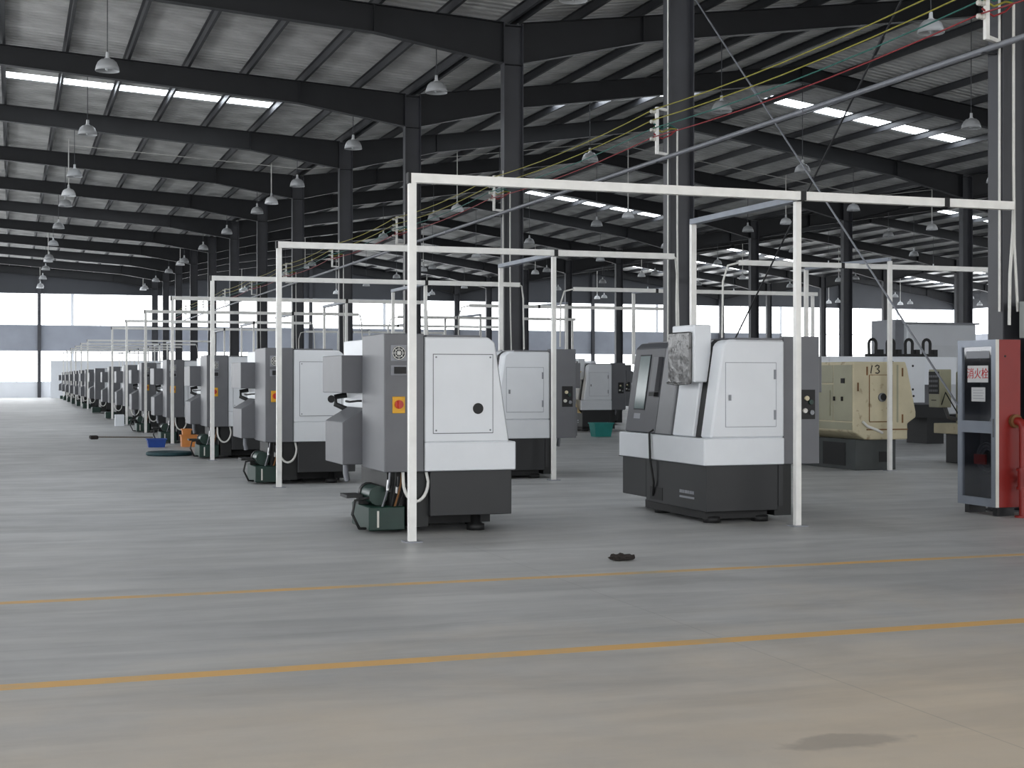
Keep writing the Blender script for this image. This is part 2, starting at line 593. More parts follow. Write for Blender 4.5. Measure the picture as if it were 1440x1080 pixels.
def purlin_mesh(y0, y1):
    m = MB()
    m.box(-0.004, 0.004, y0, y1, 0, 0.2)
    m.box(0.004, 0.07, y0, y1, 0, 0.006)
    m.box(-0.07, -0.004, y0, y1, 0.194, 0.2)
    o = m.build('purlin', 'purlin_steel')
    me = o.data
    bpy.data.objects.remove(o)
    return me
pur_me = purlin_mesh(YF, YB)
PITCH = SPAN / 2 / 8
for s_ in range(4):
    ce = bpy.data.objects.new('ceiling', None)
    C.objects.link(ce)
    structure(ce)
    x_lo = XL + SPAN * s_
    SLOPE = SLOPES[s_]
    ribs = s_ < 2
    cuts = sky_y if s_ < 3 else sky_y[3:]
    spans, prev = [], YF
    for a, b in cuts:
        spans.append((prev, a))
        prev = b
    spans.append((prev, YB))
    cache = {}
    for side in (0, 1):
        for i in range(8):
            x0 = x_lo + side * SPAN / 2 + i * PITCH
            z0 = ZV + SLOPES[s_] * PITCH * (i if side == 0 else 8 - i) + 0.205
            dz = SLOPES[s_] * PITCH * (1 if side == 0 else -1)
            for q, (a, b) in enumerate(spans):
                key = (q, side)
                if key not in cache:
                    me = sheet_mesh(b - a, PITCH, dz, ribs)
                    me.materials.append(MATS['roof_foil'])
                    cache[key] = me
                o = bpy.data.objects.new('roof_sheet', cache[key])
                C.objects.link(o)
                o.parent = ce
                o.location = (x0, a, z0)
            lit = 2 <= i <= 6 if side == 0 else 1 <= i <= 5
            for q, (a, b) in enumerate(cuts):
                if not lit:
                    key = ('f', q, side)
                    if key not in cache:
                        me = sheet_mesh(b - a, PITCH, dz, ribs)
                        me.materials.append(MATS['roof_foil'])
                        cache[key] = me
                    o = bpy.data.objects.new('roof_sheet', cache[key])
                    C.objects.link(o)
                    o.parent = ce
                    o.location = (x0, a, z0)
                    continue
                key = ('s', q, side)
                if key not in cache:
                    me = sheet_mesh(b - a, PITCH, dz, False)
                    me.materials.append(MATS['skylight_glow'])
                    cache[key] = me
                o = bpy.data.objects.new('skylight_panel', cache[key])
                C.objects.link(o)
                o.parent = ce
                o.location = (x0, a, z0 + 0.01)
    for i in range(17):
        x = x_lo + i * PITCH
        if i in (0, 16):
            x += 0.12 if i == 0 else -0.12
        o = bpy.data.objects.new('purlin', pur_me)
        C.objects.link(o)
        o.parent = ce
        o.location = (x, 0, zt(x))

# ---- steel columns and rafters
CD, CF = 0.46, 0.26          # column depth along the frame, flange width
LINE_TXT = ['in the cable line', 'in the line behind the cream lathes', 'in the farthest line']
col_src = None
for li, cx in enumerate(COLX):
    for k, y in enumerate(YC):
        if li == 1 and k < 2 or li == 2 and k < 5:
            continue
        lab = 'dark steel H column %s, %s from the fire cabinet' % (LINE_TXT[li], ORD[k])
        if col_src is None:
            c = thing('steel_column', lab, 'column', (cx, y, 0), 0, 'steel columns')
            zt_c = ZV - 0.95
            MB().box(-CD / 2, -CD / 2 + 0.016, -CF / 2, CF / 2, 0.02, ZV).build('flange', 'steel_column', c)
            MB().box(CD / 2 - 0.016, CD / 2, -CF / 2, CF / 2, 0.02, ZV).build('flange', 'steel_column', c)
            MB().box(-CD / 2 + 0.016, CD / 2 - 0.016, -0.006, 0.006, 0.02, ZV).build('web', 'steel_column', c)
            MB().box(-CD / 2 - 0.08, CD / 2 + 0.08, -CF / 2 - 0.06, CF / 2 + 0.06, 0, 0.02).build('base_plate', 'steel_dark', c)
            for z in (zt_c + 0.02, zt_c + 0.9):
                MB().box(-CD / 2 + 0.016, CD / 2 - 0.016, -CF / 2, CF / 2, z - 0.012, z).build('stiffener', 'steel_dark', c)
            col_src = c
        else:
            copy_thing(col_src, lab, (cx, y, 0))
SPAN_TXT = ['over the white lathes', 'over the cream lathes', 'over the third roof span', 'over the farthest roof span']
def depth_at(d):
    return 0.95 - (0.95 - 0.62) * min(d, 3.0) / 3.0 - max(0, d - 3.0) * (0.62 - 0.5) / (SPAN / 2 - 3.0)
raf_src = {}
for s_ in range(4):
    for k, y in enumerate(YC):
        if s_ == 2 and k < 2 or s_ == 3 and k < 4:
            continue
        lab = 'dark tapered steel rafter %s, %s from the fire cabinet' % (SPAN_TXT[s_], ORD[k])
        xm = XL + SPAN * (s_ + 0.5)
        SL = SLOPES[s_]
        if SL not in raf_src:
            r = thing('roof_rafter', lab, 'rafter', (xm, y, ZV), 0, 'gable roof rafters')
            h = SPAN / 2 - CD / 2
            st = [h, h - 3.0, 0.0]
            top = [(-x, SL * (SPAN / 2 - x)) for x in st] + [(x, SL * (SPAN / 2 - x)) for x in reversed(st[:-1])]
            bot = [(x, z - depth_at(SPAN / 2 - abs(x))) for x, z in top]
            for nm, a, tt in (('top_flange', top, -0.014), ('bottom_flange', bot, 0.014)):
                MB().prism(a + [(x, z + tt) for x, z in reversed(a)], 'y', -0.12, 0.12).build(nm, 'steel_dark', r)
            MB().prism(top + bot[::-1], 'y', -0.005, 0.005).build('web', 'steel_dark', r)
            for x in (-h, -h + 3, 0.0, h - 3, h):
                zz = SL * (SPAN / 2 - abs(x))
                MB().box(x - 0.012, x + 0.012, -0.12, 0.12, zz - depth_at(SPAN / 2 - abs(x)), zz).build('stiffener', 'steel_dark', r)
            raf_src[SL] = r
        else:
            copy_thing(raf_src[SL], lab, (xm, y, ZV))

# ---- cross bracing between the first two cable-line columns
for a, b, nm in (((YC[1] - 0.1, 8.37), (YC[0] + 0.1, 0.4), 'running down to the fire cabinet'), ((YC[0] + 0.1, 8.37), (YC[1] - 0.1, 0.4), 'rising above the fire cabinet')):
    t = thing('cross_brace', 'thin steel brace rod between two columns, %s' % nm, 'brace', (COLX[0], (a[0] + b[0]) / 2, 0))
    off = -0.05 if a[0] > b[0] else 0.05
    ym = (a[0] + b[0]) / 2
    p0, p1 = Vector((off, a[0] - ym, a[1])), Vector((off, b[0] - ym, b[1]))
    MB().tube([p0, p1], 0.0125, 8).build('rod', 'conduit_grey' if off < 0 else 'steel_dark', t)
    d = (p1 - p0)
    q = p0 + d * 0.3
    MB().tube([q, q + d.normalized() * 0.28], 0.026, 8).build('turnbuckle', 'conduit_grey' if off < 0 else 'steel_dark', t)

# ------------------------------------------------------------------ the white-and-grey lathe (front towards -y, left end at -x)
def make_lathe(label, loc, rz, group):
    t = thing('cnc_lathe', label, 'lathe', loc, rz, group)
    # base
    base = MB().box(-1.08, -0.42, -0.43, 0.40, 0.165, 0.60).box(-0.42, 1.08, -0.43, 0.40, 0.125, 0.60).build('base', 'machine_charcoal', t, 0.006)
    MB().box(0.86, 1.085, 0.40, 0.455, 0.17, 0.60).build('base_guard', 'machine_charcoal', t)
    MB().box(-0.30, 0.02, -0.4345, -0.43, 0.16, 0.30).build('base_opening', 'black_rubber', base)
    pl = MB()
    x = 0.45
    for w in (0.035, 0.02, 0.05, 0.05, 0.05, 0.05, 0.04):
        pl.box(x, x + w, -0.4335, -0.43, 0.285, 0.318)
        x += w + 0.008
    pl.box(0.45, 0.80, -0.4335, -0.43, 0.235, 0.256)
    pl.build('maker_plate', 'machine_grey_light', base)
    MB().box(-0.55, 0.95, -0.38, 0.34, 0.04, 0.13).build('plinth', 'black_rubber', t)
    for fx, fys in ((-0.88, (-0.12,)), (-0.3, (-0.28, 0.28)), (0.9, (-0.28, 0.28))):
        for fy in fys:
            MB().lathe([(0.0, 0.0), (0.09, 0.0), (0.09, 0.06), (0.05, 0.07), (0.05, 0.17), (0, 0.17)], 12, (fx, fy, 0)).build('foot', 'black_rubber', t)
    # chip tray band
    MB().box(-1.1, 1.1, -0.468, 0.465, 0.60, 0.88).build('coolant_tray', 'machine_white', t, 0.01)
    MB().box(-1.102, 1.102, -0.470, 0.467, 0.596, 0.602).build('tray_seam', 'seam_dark', t)
    # upper enclosure
    prof = [(0.465, 0.88), (0.465, 1.90), (-0.18, 1.90), (-0.25, 1.85), (-0.395, 0.88)]
    core = [(0.46, 0.88), (0.46, 1.88), (-0.14, 1.88), (-0.20, 1.83), (-0.345, 0.88)]
    MB().prism(core, 'x', -1.04, 0.86).build('enclosure_core', 'black_rubber', t)
    cap_l = MB().prism(prof, 'x', -1.1, -1.04).build('left_end_cover', 'machine_white', t, 0.012)
    cap_r = MB().prism(prof, 'x', 0.86, 1.1).build('right_end_cover', 'machine_white', t, 0.02)
    MB().prism([(0.465, 0.885), (0.465, 1.895), (0.02, 1.895), (0.02, 0.885)], 'x', -1.04, 0.86).build('rear_cover', 'machine_white', t)
    MB().box(-1.09, 1.09, -0.1, 0.44, 1.90, 1.92).build('top_plate', 'machine_grey', t)
    def front(x0, x1, off, m, name, parent=t, bev=0.012):
        p = [(-0.13 - off, 1.905), (-0.19 - off, 1.905), (-0.262 - off, 1.845), (-0.405 - off, 0.885), (-0.34, 0.885), (-0.195, 1.82), (-0.13, 1.87)]
        return MB().prism(p, 'x', x0, x1).build(name, m, parent, bev)
    door = front(-1.075, -0.24, 0.0, 'door_grey', 'sliding_door')
    door2 = front(-0.185, 0.20, 0.03, 'inner_door_grey', 'inner_door')
    front(0.24, 0.73, 0.015, 'machine_white', 'front_panel')
    front(0.735, 0.858, -0.022, 'black_rubber', 'gap_seal', t, 0.0)
    def on_front(x0, x1, z0, z1, off, th, m, name, parent):
        def yy(z):
            return -0.405 - off + (z - 0.885) * (0.143 / 0.96)
        p = [(yy(z0) - th, z0), (yy(z1) - th, z1), (yy(z1) + 0.01, z1), (yy(z0) + 0.01, z0)]
        return MB().prism(p, 'x', x0, x1).build(name, m, parent)
    wf = on_front(-0.90, -0.60, 1.14, 1.77, 0.0, 0.006, 'seam_dark', 'window_gasket', door)
    on_front(-0.885, -0.615, 1.155, 1.755, 0.0, 0.010, 'door_window', 'window_pane', door)
    on_front(-0.87, -0.70, 1.04, 1.10, 0.0, 0.004, 'machine_grey_light', 'rating_plate', door)
    on_front(-0.44, -0.30, 1.36, 1.74, 0.0, 0.05, 'machine_grey', 'door_handle', door)
    on_front(-0.44, -0.30, 1.30, 1.345, 0.0, 0.05, 'black_rubber', 'handle_end', door)
    # pendant control panel wrapped in film
    pc = MB().box(0.28, 0.82, -0.44, -0.24, 1.46, 2.06).build('control_panel', 'machine_white', t, 0.012)
    MB().box(0.24, 0.775, -0.475, -0.437, 1.44, 1.99).build('wrapped_screen', 'plastic_wrap', pc, 0.015)
    MB().tube([(0.25, -0.48, 1.45), (0.5, -0.49, 1.435), (0.77, -0.48, 1.45)], 0.014, 6).build('film_fold', 'plastic_wrap', pc)
    MB().tube([(-0.2, -0.44, 0.93), (-0.2, -0.49, 0.90), (-0.18, -0.49, 0.6), (-0.15, -0.46, 0.35), (-0.22, -0.44, 0.2)], 0.013, 6).build('power_cord', 'black_rubber', t)
    # right end door
    ed = MB().box(1.1, 1.106, -0.22, 0.36, 1.0, 1.66).build('service_door', 'machine_white', t, 0.002)
    sm = MB()
    for (a, b, c, d) in ((-0.225, 0.365, 0.994, 1.0), (-0.225, 0.365, 1.66, 1.666), (-0.226, -0.22, 1.0, 1.66), (0.36, 0.366, 1.0, 1.66)):
        sm.box(1.1, 1.103, a, b, c, d)
    sm.build('door_gap', 'seam_soft', ed)
    MB().box(1.106, 1.118, -0.19, -0.165, 1.27, 1.33).build('door_latch', 'screw_steel', ed)
    for z in (1.12, 1.54):
        MB().box(1.106, 1.116, 0.335, 0.36, z - 0.05, z + 0.05).build('hinge', 'machine_grey_light', ed)
    # left end hatch with spindle hole
    lp = MB().box(-1.106, -1.1, -0.225, 0.375, 0.97, 1.73).build('spindle_hatch', 'machine_white', t, 0.002)
    sm = MB()
    for (a, b, c, d) in ((-0.231, 0.381, 0.963, 0.97), (-0.231, 0.381, 1.73, 1.737), (-0.231, -0.225, 0.97, 1.73), (0.375, 0.381, 0.97, 1.73)):
        sm.box(-1.103, -1.1, a, b, c, d)
    sm.build('hatch_gap', 'seam_mid', lp)
    MB().tube([(-1.109, -0.075, 1.205), (-1.10, -0.075, 1.205)], 0.054, 20).build('spindle_hole', 'black_rubber', lp)
    for y in (-0.2, 0.35):
        for z in (0.995, 1.705):
            MB().tube([(-1.11, y, z), (-1.10, y, z)], 0.009, 8).build('screw', 'screw_steel', lp)
    # rear electrical cabinets
    rc = MB().box(-1.1, -0.18, 0.468, 0.865, 0.60, 1.93).build('electric_cabinet', 'machine_grey', t, 0.008)
    MB().box(-1.103, -1.1, 0.468, 0.476, 0.62, 1.91).build('cabinet_seam', 'seam_dark', rc)
    fan = MB().box(-1.112, -1.1, 0.645, 0.80, 1.665, 1.82)
    fan = fan.build('fan_grille', 'machine_grey_light', rc, 0.003)
    MB().tube([(-1.114, 0.7225, 1.7425), (-1.112, 0.7225, 1.7425)], 0.068, 20).build('fan_opening', 'seam_dark', fan)
    ring = MB()
    for rr in (0.062, 0.04):
        ring.tube([(-1.117, 0.7225 + rr * math.cos(a * math.pi / 8), 1.7425 + rr * math.sin(a * math.pi / 8)) for a in range(17)], 0.004, 4, False)
    for a in range(4):
        c_, s_ = math.cos(a * math.pi / 4), math.sin(a * math.pi / 4)
        ring.tube([(-1.116, 0.7225 - 0.066 * c_, 1.7425 - 0.066 * s_), (-1.116, 0.7225 + 0.066 * c_, 1.7425 + 0.066 * s_)], 0.003, 4)
    ring.tube([(-1.122, 0.7225, 1.7425), (-1.11, 0.7225, 1.7425)], 0.018, 10)
    ring.build('fan_guard', 'hose_white', fan)
    so = MB().box(-1.115, -1.1, 0.645, 0.80, 1.53, 1.625).build('socket_plate', 'machine_grey_light', rc)
    MB().box(-1.15, -1.115, 0.66, 0.77, 1.545, 1.61).build('plug', 'black_rubber', so)
    sw = MB().box(-1.112, -1.1, 0.66, 0.785, 1.165, 1.325).build('main_switch', 'switch_yellow', rc, 0.004)
    MB().tube([(-1.13, 0.7225, 1.25), (-1.112, 0.7225, 1.25)], 0.042, 14).build('switch_ring', 'switch_red', sw)
    MB().box(-1.155, -1.13, 0.71, 0.735, 1.215, 1.285).build('switch_knob', 'switch_red', sw)
    MB().box(-0.18, 0.98, 0.468, 0.80, 0.60, 1.90).build('rear_housing', 'machine_white', t, 0.008)
    rr = MB().box(0.98, 1.065, 0.468, 0.90, 0.60, 1.94).build('connector_cabinet', 'machine_grey', t, 0.006)
    cr = MB().box(1.065, 1.072, 0.675, 0.845, 1.07, 1.38).build('connector_recess', 'black_rubber', rr)
    for (y, z, m) in ((0.74, 1.29, 'cream_paint'), (0.79, 1.25, 'hydraulic_green'), (0.72, 1.16, 'porcelain'), (0.80, 1.14, 'screw_steel')):
        MB().tube([(1.072, y, z), (1.094, y, z)], 0.026, 8).build('plug', m, cr)
    ub = MB().box(-0.1, 0.85, 0.80, 1.06, 1.35, 1.735).build('transformer_box', 'machine_grey', t, 0.006)
    lb = MB().prism([(0.80, 0.62), (1.05, 0.62), (1.05, 1.05), (0.80, 1.2)], 'x', -0.1, 0.75).build('coolant_hopper', 'machine_grey', t, 0.006)
    MB().tube([(0.2, 0.95, 0.62), (0.2, 0.95, 0.52), (0.22, 0.93, 0.44)], 0.03, 8).build('drain_elbow', 'machine_grey_light', lb)
    MB().tube([(-0.14, 0.86, 1.27), (-0.14, 0.90, 1.27), (-0.08, 0.97, 1.26), (0.05, 0.98, 1.265)], 0.012, 6).build('lever', 'black_rubber', t)
    MB().tube([(0.78, 0.81, 1.32), (0.8, 0.93, 1.30), (0.8, 0.93, 1.22), (0.76, 0.82, 1.17)], 0.03, 8).build('breather_elbow', 'black_rubber', t)
    # hydraulic unit under the cabinets
    MB().box(-1.0, 1.0, 0.40, 0.60, 0.06, 0.60).build('rear_chassis', 'hydraulic_dark', t)
    tk = MB().box(-0.96, -0.22, 0.62, 0.98, 0.03, 0.26).build('hydraulic_tank', 'hydraulic_green', t, 0.01)
    MB().box(-0.963, -0.96, 0.88, 0.90, 0.06, 0.22).build('sight_glass', 'porcelain', tk)
    MB().tube([(-0.85, 0.86, 0.36), (-0.5, 0.86, 0.36)], 0.095, 14).build('pump_motor', 'hydraulic_green', tk)
    MB().tube([(-0.5, 0.86, 0.36), (-0.42, 0.86, 0.36)], 0.105, 14).build('motor_fan_cover', 'hydraulic_dark', tk)
    MB().box(-0.92, -0.62, 0.64, 0.76, 0.26, 0.48).build('valve_block', 'hydraulic_dark', tk)
    MB().box(-0.95, -0.30, 0.61, 0.80, 0.40, 0.595).build('manifold', 'hydraulic_dark', tk)
    for y in (0.64, 0.70, 0.77):
        MB().tube([(-0.97, y, 0.55), (-0.97, y, 0.47), (-0.94, y, 0.44)], 0.013, 6).build('manifold_fitting', 'screw_steel' if y == 0.70 else 'hydraulic_dark', tk)
    MB().tube([(-0.93, 0.70, 0.42), (-0.96, 0.70, 0.42)], 0.035, 12).build('pressure_gauge', 'bright_metal', tk)
    for j, (ya, yb) in enumerate(((0.60, 0.68), (0.66, 0.72), (0.72, 0.75), (0.78, 0.84))):
        MB().tube([(-0.99, ya, 0.61), (-1.0, ya + 0.01, 0.5), (-0.97, (ya + yb) / 2, 0.38), (-0.94, yb, 0.26)], 0.011, 6).build('hydraulic_hose', ('black_rubber', 'rust_brown', 'hydraulic_dark', 'screw_steel')[j], t)
    MB().tube([(-0.98, 0.79, 0.52), (-0.98, 0.80, 0.42)], 0.016, 8).build('hose_fitting', 'bright_metal', t)
    MB().tube([(-0.96, 0.98, 0.35), (-0.98, 1.12, 0.33), (-0.99, 1.15, 0.2), (-0.98, 1.08, 0.06), (-0.9, 1.0, 0.05)], 0.014, 6).build('suction_hose', 'hydraulic_dark', t)
    MB().box(-0.7, -0.4, 0.98, 1.14, 0.33, 0.36).build('motor_terminal_cover', 'hydraulic_dark', t)
    MB().box(-0.6, -0.5, 0.9, 1.0, 0.26, 0.34).build('terminal_bracket', 'hydraulic_dark', t)
    pts = []
    for i in range(13):
        a = math.pi * i / 12
        pts.append((-1.04, 0.545 + 0.115 * math.cos(a) - 0.02 * i / 12, 0.50 - 0.19 * math.sin(a)))
    pts = [(-1.02, 0.66, 0.62)] + pts + [(-1.03, 0.43, 0.60), (-1.03, 0.45, 0.64)]
    MB().tube(pts, 0.016, 8).build('cable_loop', 'hose_white', t)
    return t

POLE_X, POLE_Y0, POLE_DY = 3.46, 12.85, 7.0
def pole_y(k):
    return POLE_Y0 + POLE_DY * k + (4.2 if k >= 8 else 0)
FAR_KEEP = {'base', 'coolant_tray', 'left_end_cover', 'right_end_cover', 'rear_cover', 'electric_cabinet', 'rear_housing', 'transformer_box',
            'coolant_hopper', 'hydraulic_tank', 'rear_chassis', 'connector_cabinet', 'enclosure_core', 'plinth', 'foot', 'top_plate', 'cable_loop', 'spindle_hatch'}
GRP = 'white and grey lathes in two facing rows'
ROWB = 7.165
lathe = make_lathe('white lathe with film-wrapped control panel and dark door, nearest the yellow lines', (ROWB, 14.5, 0), R(-90), GRP)
copy_thing(lathe, 'white lathe with orange switch and spindle hole, first from the yellow lines', (4.225, 14.6, 0), R(90), drop=('control_panel', 'connector_cabinet'))
for k in range(1, 14):
    y = pole_y(k) + 1.75 - 0.12 * min(k, 4)
    if k == 7:
        y = 64.5 + 1.1
    copy_thing(lathe, 'white lathe backing onto the open floor, %s in its row from the yellow lines' % ORD[k], (4.225 + (0.05 if k in (2, 5) else 0), y, 0), R(90),
               keep=None if k < 5 else FAR_KEEP, drop=('control_panel', 'connector_cabinet'))
for k in range(1, 5):
    copy_thing(lathe, 'white lathe backing onto the cable columns, %s in its row from the yellow lines' % ORD[k], (ROWB, 14.5 + 7.0 * k, 0), R(-90), keep=None if k < 2 else FAR_KEEP, drop=('control_panel',))
# two lathes further back beyond the cable columns
lc = copy_thing(lathe, 'white lathe with a curved beige splash guard, behind the teal basket', (15.67, 39.2, 0), R(-90))
gd = MB()
n = 8
vs, fs = [], []
for i in range(n + 1):
    a = math.pi * i / n
    for r_ in (0.0, 0.02):
        for xx in (0.45, 1.0):
            vs.append((xx + (0.03 if xx > 0.7 else 0) * math.sin(a), -0.42 - (0.24 + r_) * math.sin(a) ** 0.7, 0.5 + 1.2 * i / n))
for i in range(n):
    o = 4 * i
    fs += [(o, o + 1, o + 5, o + 4), (o + 2, o + 6, o + 7, o + 3), (o, o + 4, o + 6, o + 2), (o + 1, o + 3, o + 7, o + 5)]
gd.add(vs, fs, True).build('splash_guard', 'guard_beige', lc)
copy_thing(lathe, 'white lathe standing behind the one with the beige splash guard', (18.1, 44.3, 0), R(-90))

# ------------------------------------------------------------------ cream lathes
def text_mesh(body, size, m, name, parent, loc, rot, ext=0.0015):
    cu = bpy.data.curves.new(name, 'FONT')
    cu.body = body
    cu.size = size
    cu.extrude = ext
    cu.align_x = 'CENTER'
    cu.align_y = 'CENTER'
    o = bpy.data.objects.new(name, cu)
    C.objects.link(o)
    dg = bpy.context.evaluated_depsgraph_get()
    me = bpy.data.meshes.new_from_object(o.evaluated_get(dg))
    bpy.data.objects.remove(o)
    me.materials.clear()
    me.materials.append(MATS[m])
    n = bpy.data.objects.new(name, me)
    C.objects.link(n)
    n.parent = parent
    n.location = loc
    n.rotation_euler = rot
    return n

# front towards -y (turned to +X), left end shows the hand-painted number
t = thing('cream_lathe', 'worn cream lathe with the number 13 painted on its end', 'lathe', (13.45, 21.5, 0), R(90))
def yl(X):
    return 13.45 - X
prof = [(yl(12.87), 0.63), (yl(12.87), 1.77), (yl(13.86), 1.77), (yl(13.90), 1.66), (yl(14.06), 0.95), (yl(14.06), 0.86), (yl(13.90), 0.76), (yl(13.90), 0.50), (yl(13.12), 0.50)]
body = MB().prism(prof, 'x', -1.1, 1.1).build('body', 'cream_paint', t, 0.015)
MB().box(-1.0, 1.0, yl(13.74), yl(12.98), 0.0, 0.50).build('base', 'base_green_grey', t, 0.008)
MB().box(-1.006, -1.0, yl(13.62), yl(13.42), 0.13, 0.30).build('base_vent', 'black_rubber', t)
MB().box(-0.7, 0.0, yl(12.98), yl(12.972), 0.06, 0.44).build('base_recess', 'black_rubber', t)
dp = MB().box(-1.112, -1.1, yl(13.60), yl(13.18), 0.80, 1.55).build('end_door', 'cream_paint', t, 0.003)
sm = MB()
for (a, b, c, d) in ((13.17, 13.61, 0.785, 0.80), (13.17, 13.61, 1.55, 1.56), (13.165, 13.18, 0.80, 1.55), (13.60, 13.612, 0.80, 1.55)):
    sm.box(-1.104, -1.1, yl(b), yl(a), c, d)
sm.build('door_gap', 'rust_brown', dp)
MB().tube([(-1.14, yl(13.40), 1.19), (-1.10, yl(13.40), 1.19)], 0.072, 20).build('spindle_flange', 'screw_steel', dp)
MB().tube([(-1.146, yl(13.415), 1.195), (-1.13, yl(13.415), 1.195)], 0.055, 20).build('spindle_hole', 'black_rubber', dp)
for X, z in ((13.13, 1.62), (13.80, 1.60), (13.80, 0.84), (12.96, 1.36)):
    MB().box(-1.106, -1.1, yl(X) - 0.014, yl(X) + 0.014, z - 0.07, z + 0.07).build('hinge', 'rust_brown', t)
MB().box(-1.105, -1.1, yl(13.72), yl(13.69), 0.78, 1.72).build('panel_seam', 'cream_green', t)
MB().tube([(-1.13, yl(13.03), 0.80), (-1.135, yl(13.12), 0.72), (-1.13, yl(13.3), 0.66), (-1.10, yl(13.42), 0.61)], 0.022, 8).build('drain_pipe', 'hose_white', t)
MB().box(-1.106, -1.1, yl(13.9), yl(13.12), 0.655, 0.675).build('tray_seam', 'rust_brown', t)
# painted number 13, brushed strokes
num = MB()
def stroke(pts):
    num.tube([(-1.103, yl(X - 0.09), z) for X, z in pts], 0.010, 6)
stroke([(13.315, 1.71), (13.30, 1.65), (13.29, 1.58)])
stroke([(13.37, 1.69), (13.41, 1.715), (13.445, 1.70), (13.44, 1.67), (13.405, 1.65), (13.44, 1.635), (13.45, 1.605), (13.42, 1.58), (13.375, 1.59)])
num.build('painted_number', 'ink_black', t)
# rear (towards -X) sheet covers
for (x0, x1, z0, z1) in ((-1.08, -0.52, 0.80, 1.72), (-0.50, 0.10, 1.42, 1.72), (-0.50, 0.10, 0.80, 1.40), (0.12, 1.05, 0.80, 1.72)):
    MB().box(x0, x1, yl(12.87), yl(12.87) + 0.008, z0, z1).build('rear_cover', 'cream_green', t, 0.003)
MB().box(-1.08, 1.08, yl(12.87), yl(12.87) + 0.006, 0.66, 0.78).build('rear_skirt', 'cream_green', t)
MB().box(-0.86, -0.76, yl(12.862), yl(12.862) + 0.014, 1.42, 1.50).build('cooling_grille', 'black_rubber', t)
for x in (-0.8, -0.56):
    MB().box(x - 0.012, x + 0.012, yl(12.862), yl(12.862) + 0.03, 1.13, 1.20).build('latch', 'ink_black', t)
MB().box(-0.42, -0.30, yl(12.862), yl(12.862) + 0.012, 0.88, 1.3).build('rear_hatch', 'cream_green', t)

# second cream lathe: faces the first, control pendant on its front
t = thing('cream_lathe', 'old cream lathe with a black keypad panel, beside the fire cabinet', 'lathe', (16.15, 21.0, 0), R(-90))
prof = [(0.45, 0.70), (0.45, 1.78), (-0.10, 1.78), (-0.20, 1.70), (-0.42, 0.95), (-0.42, 0.70)]
MB().prism(prof, 'x', -0.55, 1.1).build('body', 'cream_green', t, 0.012)
MB().box(-1.1, 1.1, -0.55, 0.46, 0.52, 0.70).build('chip_tray', 'cream_paint', t, 0.01)
MB().box(-0.95, 1.0, -0.40, 0.40, 0.0, 0.52).build('base', 'machine_charcoal', t, 0.008)
MB().box(-1.06, -0.55, -0.12, 0.42, 0.70, 1.62).build('tailstock_housing', 'cream_green', t, 0.02)
MB().prism([(-0.48, 0.70), (-0.25, 0.70), (-0.12, 1.70), (-0.22, 1.70)], 'x', -0.5, 0.25).build('sliding_guard', 'rust_brown', t)
pn = MB().box(-1.25, -0.92, -0.55, -0.30, 0.98, 1.66).build('control_pendant', 'cream_green', t, 0.012)
MB().box(-1.235, -0.935, -0.558, -0.55, 1.22, 1.62).build('keypad', 'black_rubber', pn)
kb = MB()
for i in range(5):
    for j in range(4):
        kb.box(-1.21 + i * 0.052, -1.178 + i * 0.052, -0.563, -0.558, 1.26 + j * 0.085, 1.30 + j * 0.085)
kb.build('keys', 'machine_grey', pn)
MB().box(-1.16, -1.02, -0.556, -0.55, 1.10, 1.115).build('panel_slot', 'ink_black', pn)
MB().tube([(-1.08, -0.32, 0.98), (-1.08, -0.25, 0.8), (-1.0, -0.05, 0.75)], 0.035, 8).build('pendant_arm', 'machine_grey', t)
MB().tube([(-0.95, -0.5, 1.0), (-0.75, -0.55, 1.25), (-0.55, -0.45, 0.9), (-0.45, -0.42, 0.75)], 0.012, 6).build('pendant_cable', 'black_rubber', t)

# white machine with lifting shackles behind number 13
t = thing('milling_machine', 'long white milling machine with four black lifting shackles on top', 'milling machine', (18.9, 28.6, 0), R(0))
MB().box(-1.75, 1.6, -0.45, 0.6, 1.35, 1.99).build('beam_housing', 'wall_white', t, 0.01)
hp = MB().box(-0.35, 0.62, -0.62, -0.45, 0.95, 1.96).build('drilled_plate', 'machine_white', t, 0.008)
for (x, z) in ((-0.24, 1.84), (-0.24, 1.5), (-0.24, 1.12), (0.3, 1.78), (0.3, 1.25), (0.32, 1.1)):
    MB().tube([(x, -0.626, z), (x, -0.62, z)], 0.05 if (x, z) == (-0.24, 1.84) else 0.026, 12).build('bolt_hole', 'black_rubber', hp)
MB().box(-1.6, 1.5, -0.3, 0.6, 0.9, 1.35).build('column_block', 'machine_grey', t)
MB().box(-1.5, 1.4, -0.35, 0.6, 0.6, 0.9).build('guideway', 'machine_charcoal', t)
MB().box(-1.3, -0.7, -0.3, 0.5, 0.0, 0.6).build('leg', 'machine_charcoal', t)
MB().box(0.9, 1.35, -0.3, 0.5, 0.0, 0.6).build('leg', 'machine_charcoal', t)
for x in (-0.35, 0.13, 0.62, 1.1):
    m = MB()
    m.tube([(x - 0.09, 0, 2.05), (x - 0.095, 0, 2.28)] + [(x - 0.095 * math.cos(a * math.pi / 6), 0, 2.30 + 0.095 * math.sin(a * math.pi / 6)) for a in range(7)] + [(x + 0.095, 0, 2.28), (x + 0.09, 0, 2.05)], 0.035, 8)
    m.box(x - 0.15, x + 0.15, -0.08, 0.08, 1.99, 2.06)
    m.build('lifting_shackle', 'black_rubber', t)
    MB().box(x + 0.15, x + 0.26, -0.06, 0.06, 1.99, 2.16).build('clamp_block', 'black_rubber', t)
